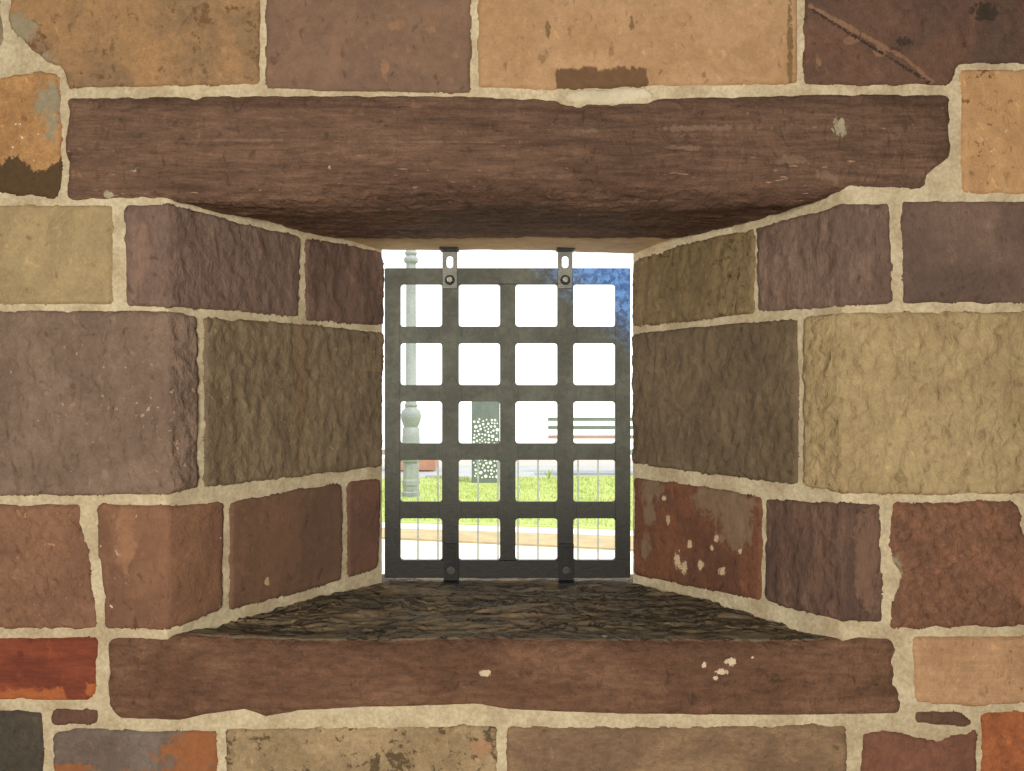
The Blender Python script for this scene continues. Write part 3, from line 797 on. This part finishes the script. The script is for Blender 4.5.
# railing
PG = plain_mat('grey_paint', (148, 154, 142), (136, 142, 132), 6, .1, .5)
YF = 5.0
rl = empty('iron_railing', (W(518, YF), YF - D, 0)); tag(rl, 'thin grey green iron railing standing outside the window', 'railing')
sp = 20 / F * YF
for k in range(-14, 15):
    MB().box(k * sp - .0058, k * sp + .0058, -.006, .006, .03, 1.12).build('picket', PG, rl)
for z in (1.09, .08): MB().box(-14.4 * sp, 14.4 * sp, -.014, .014, z, z + .035).build('rail', PG, rl)
for x in (-14.4 * sp, 14.4 * sp): MB().box(x - .02, x + .02, -.02, .02, 0, 1.18).build('post', PG, rl)

# lamp post
LG = plain_mat('lamp_paint', (138, 144, 138), (126, 132, 128), 4, .2, .5)
YL = 10.8; s_ = YL / F
lp = empty('street_lamp', (W(411, YL), YL - D, 0)); tag(lp, 'tall grey green cast iron street lamp with a bulbous foot on the lawn', 'street lamp')
zz = lambda py: EYE + (HY - py) * s_
MB().lathe((0, 0, 0), [(.135, .0), (.135, .07), (.12, .09), (.12, .16), (.13, .18), (.13, .24), (.118, .27), (.115, .5)], 8, .39).build('plinth', LG, lp)
MB().lathe((0, 0, 0), [(.115, .5), (.13, .52), (.13, zz(437)), (.125, zz(436)), (.122, zz(428)), (.10, zz(427)), (.11, zz(426)), (.145, zz(419)), (.15, zz(415)), (.135, zz(411)), (.09, zz(408)), (.085, zz(407))], 20).build('base', LG, lp, True)
MB().lathe((0, 0, 0), [(.085, zz(407)), (.095, zz(405)), (.078, zz(403)), (.072, zz(270)), (.07, 4.3)], 16).build('post', LG, lp, True)
for p0, p1, r in ((263.5, 256.5, .108), (255.5, 251, .092)):
    MB().lathe((0, 0, 0), [(.07, zz(p0)), (r * .9, zz(p0) + .01), (r, (zz(p0) + zz(p1)) / 2), (r * .9, zz(p1) - .01), (.07, zz(p1))], 16).build('collar', LG, lp, True)
MB().lathe((0, 0, 0), [(.07, 4.3), (.14, 4.35), (.2, 4.75), (.21, 4.8)], 12).build('lantern', LG, lp)
MB().lathe((0, 0, 0), [(.23, 4.8), (.1, 4.98), (.02, 5.05)], 12).build('lantern_cap', LG, lp)

# perforated pillar bin
YP = 12.4; s2 = YP / F
pb = empty('perforated_bin', (W(485.5, YP), YP - D, 0)); tag(pb, 'tall dark grey box bin with a pattern of pale dots, behind the lawn', 'bin')
PD = plain_mat('bin_paint', (106, 114, 109), (96, 104, 100), 4, .1, .5)
hw = 13.8 * s2; ztop = EYE - (392 - HY) * s2
MB().box(-hw, hw, 0, .4, 0, ztop).build('body', PD, pb, bevel=.01)
MB().box(-hw - .01, hw + .01, -.01, .41, ztop, ztop + .04).build('lid', PD, pb)
dots = MB(); rd = random.Random(11); placed = []
ztd, zbd = EYE - (419 - HY) * s2, EYE - (478 - HY) * s2
for _ in range(5000):
    x = rd.uniform(-hw + .03, hw - .03); z = rd.uniform(zbd, ztd); r = rd.choice((.014, .02, .028))
    if z > ztd - .12 and rd.random() < .5: continue
    if all((x - a) ** 2 + (z - b) ** 2 > (r + q + .014) ** 2 for a, b, q in placed): placed.append((x, z, r))
for x, z, r in placed: dots.cyl((x, 0, z), 1, r, -.004, .002, 10)
d_ = dots.build('dot_pattern', plain_mat('dot_white', (232, 240, 224), (226, 236, 220), 3, 0), pb); d_['kind'] = 'stuff'; d_['label'] = 'pale round dots on the dark box'

# bench
YN = 13.92; s3 = YN / F
be = empty('park_bench', (W(604, YN), YN - D, 0)); tag(be, 'slatted park bench on the walkway at the right', 'bench')
BW = plain_mat('bench_grey', (112, 122, 112), (104, 114, 104), 4, .2, .6); BP = plain_mat('bench_wood', (168, 142, 128), (158, 134, 120), 4, .2, .6)
x0, x1 = (548 - 604) * s3, (662 - 604) * s3
for py, mt in ((419.3, BW), (427.6, BW), (437, BP)):
    zc = EYE - (py - HY) * s3
    MB().box(x0, x1, .0, .03, zc - .034, zc + .034).build('back_slat', mt, be)
for k in range(4): MB().box(x0, x1, -.44 + k * .105, -.35 + k * .105, .42, .45).build('seat_slat', BP, be)
for x in ((565.5 - 604) * s3, (650 - 604) * s3):
    MB().box(x - .025, x + .025, .03, .07, 0, 1.08).box(x - .025, x + .025, -.44, -.40, 0, .42).box(x - .025, x + .025, -.44, .04, .38, .42).build('bench_leg', BW, be)

# brown planter box
YQ = 14.3; s4 = YQ / F
xa, xb = (388 - HX) * s4, (434.5 - HX) * s4; zt = EYE - (449 - HY) * s4
pl = empty('planter_box', ((xa + xb) / 2, YQ - D, 0)); tag(pl, 'low brown box planter behind the street lamp foot', 'planter')
BR = plain_mat('planter_brown', (176, 132, 108), (164, 122, 100), 5)
hw = (xb - xa) / 2
MB().box(-hw, hw, 0, .5, .02, zt - .05).build('body', BR, pl, bevel=.008)
MB().box(-hw - .02, hw + .02, -.02, .52, zt - .05, zt).build('rim', BR, pl, bevel=.006)
for x in (-hw + .06, hw - .06): MB().box(x - .04, x + .04, .03, .47, 0, .021).build('foot', BR, pl)
MB().box(-hw + .04, hw - .04, .04, .46, zt - .02, zt + .008).build('soil', plain_mat('soil', (90, 70, 55)), pl)
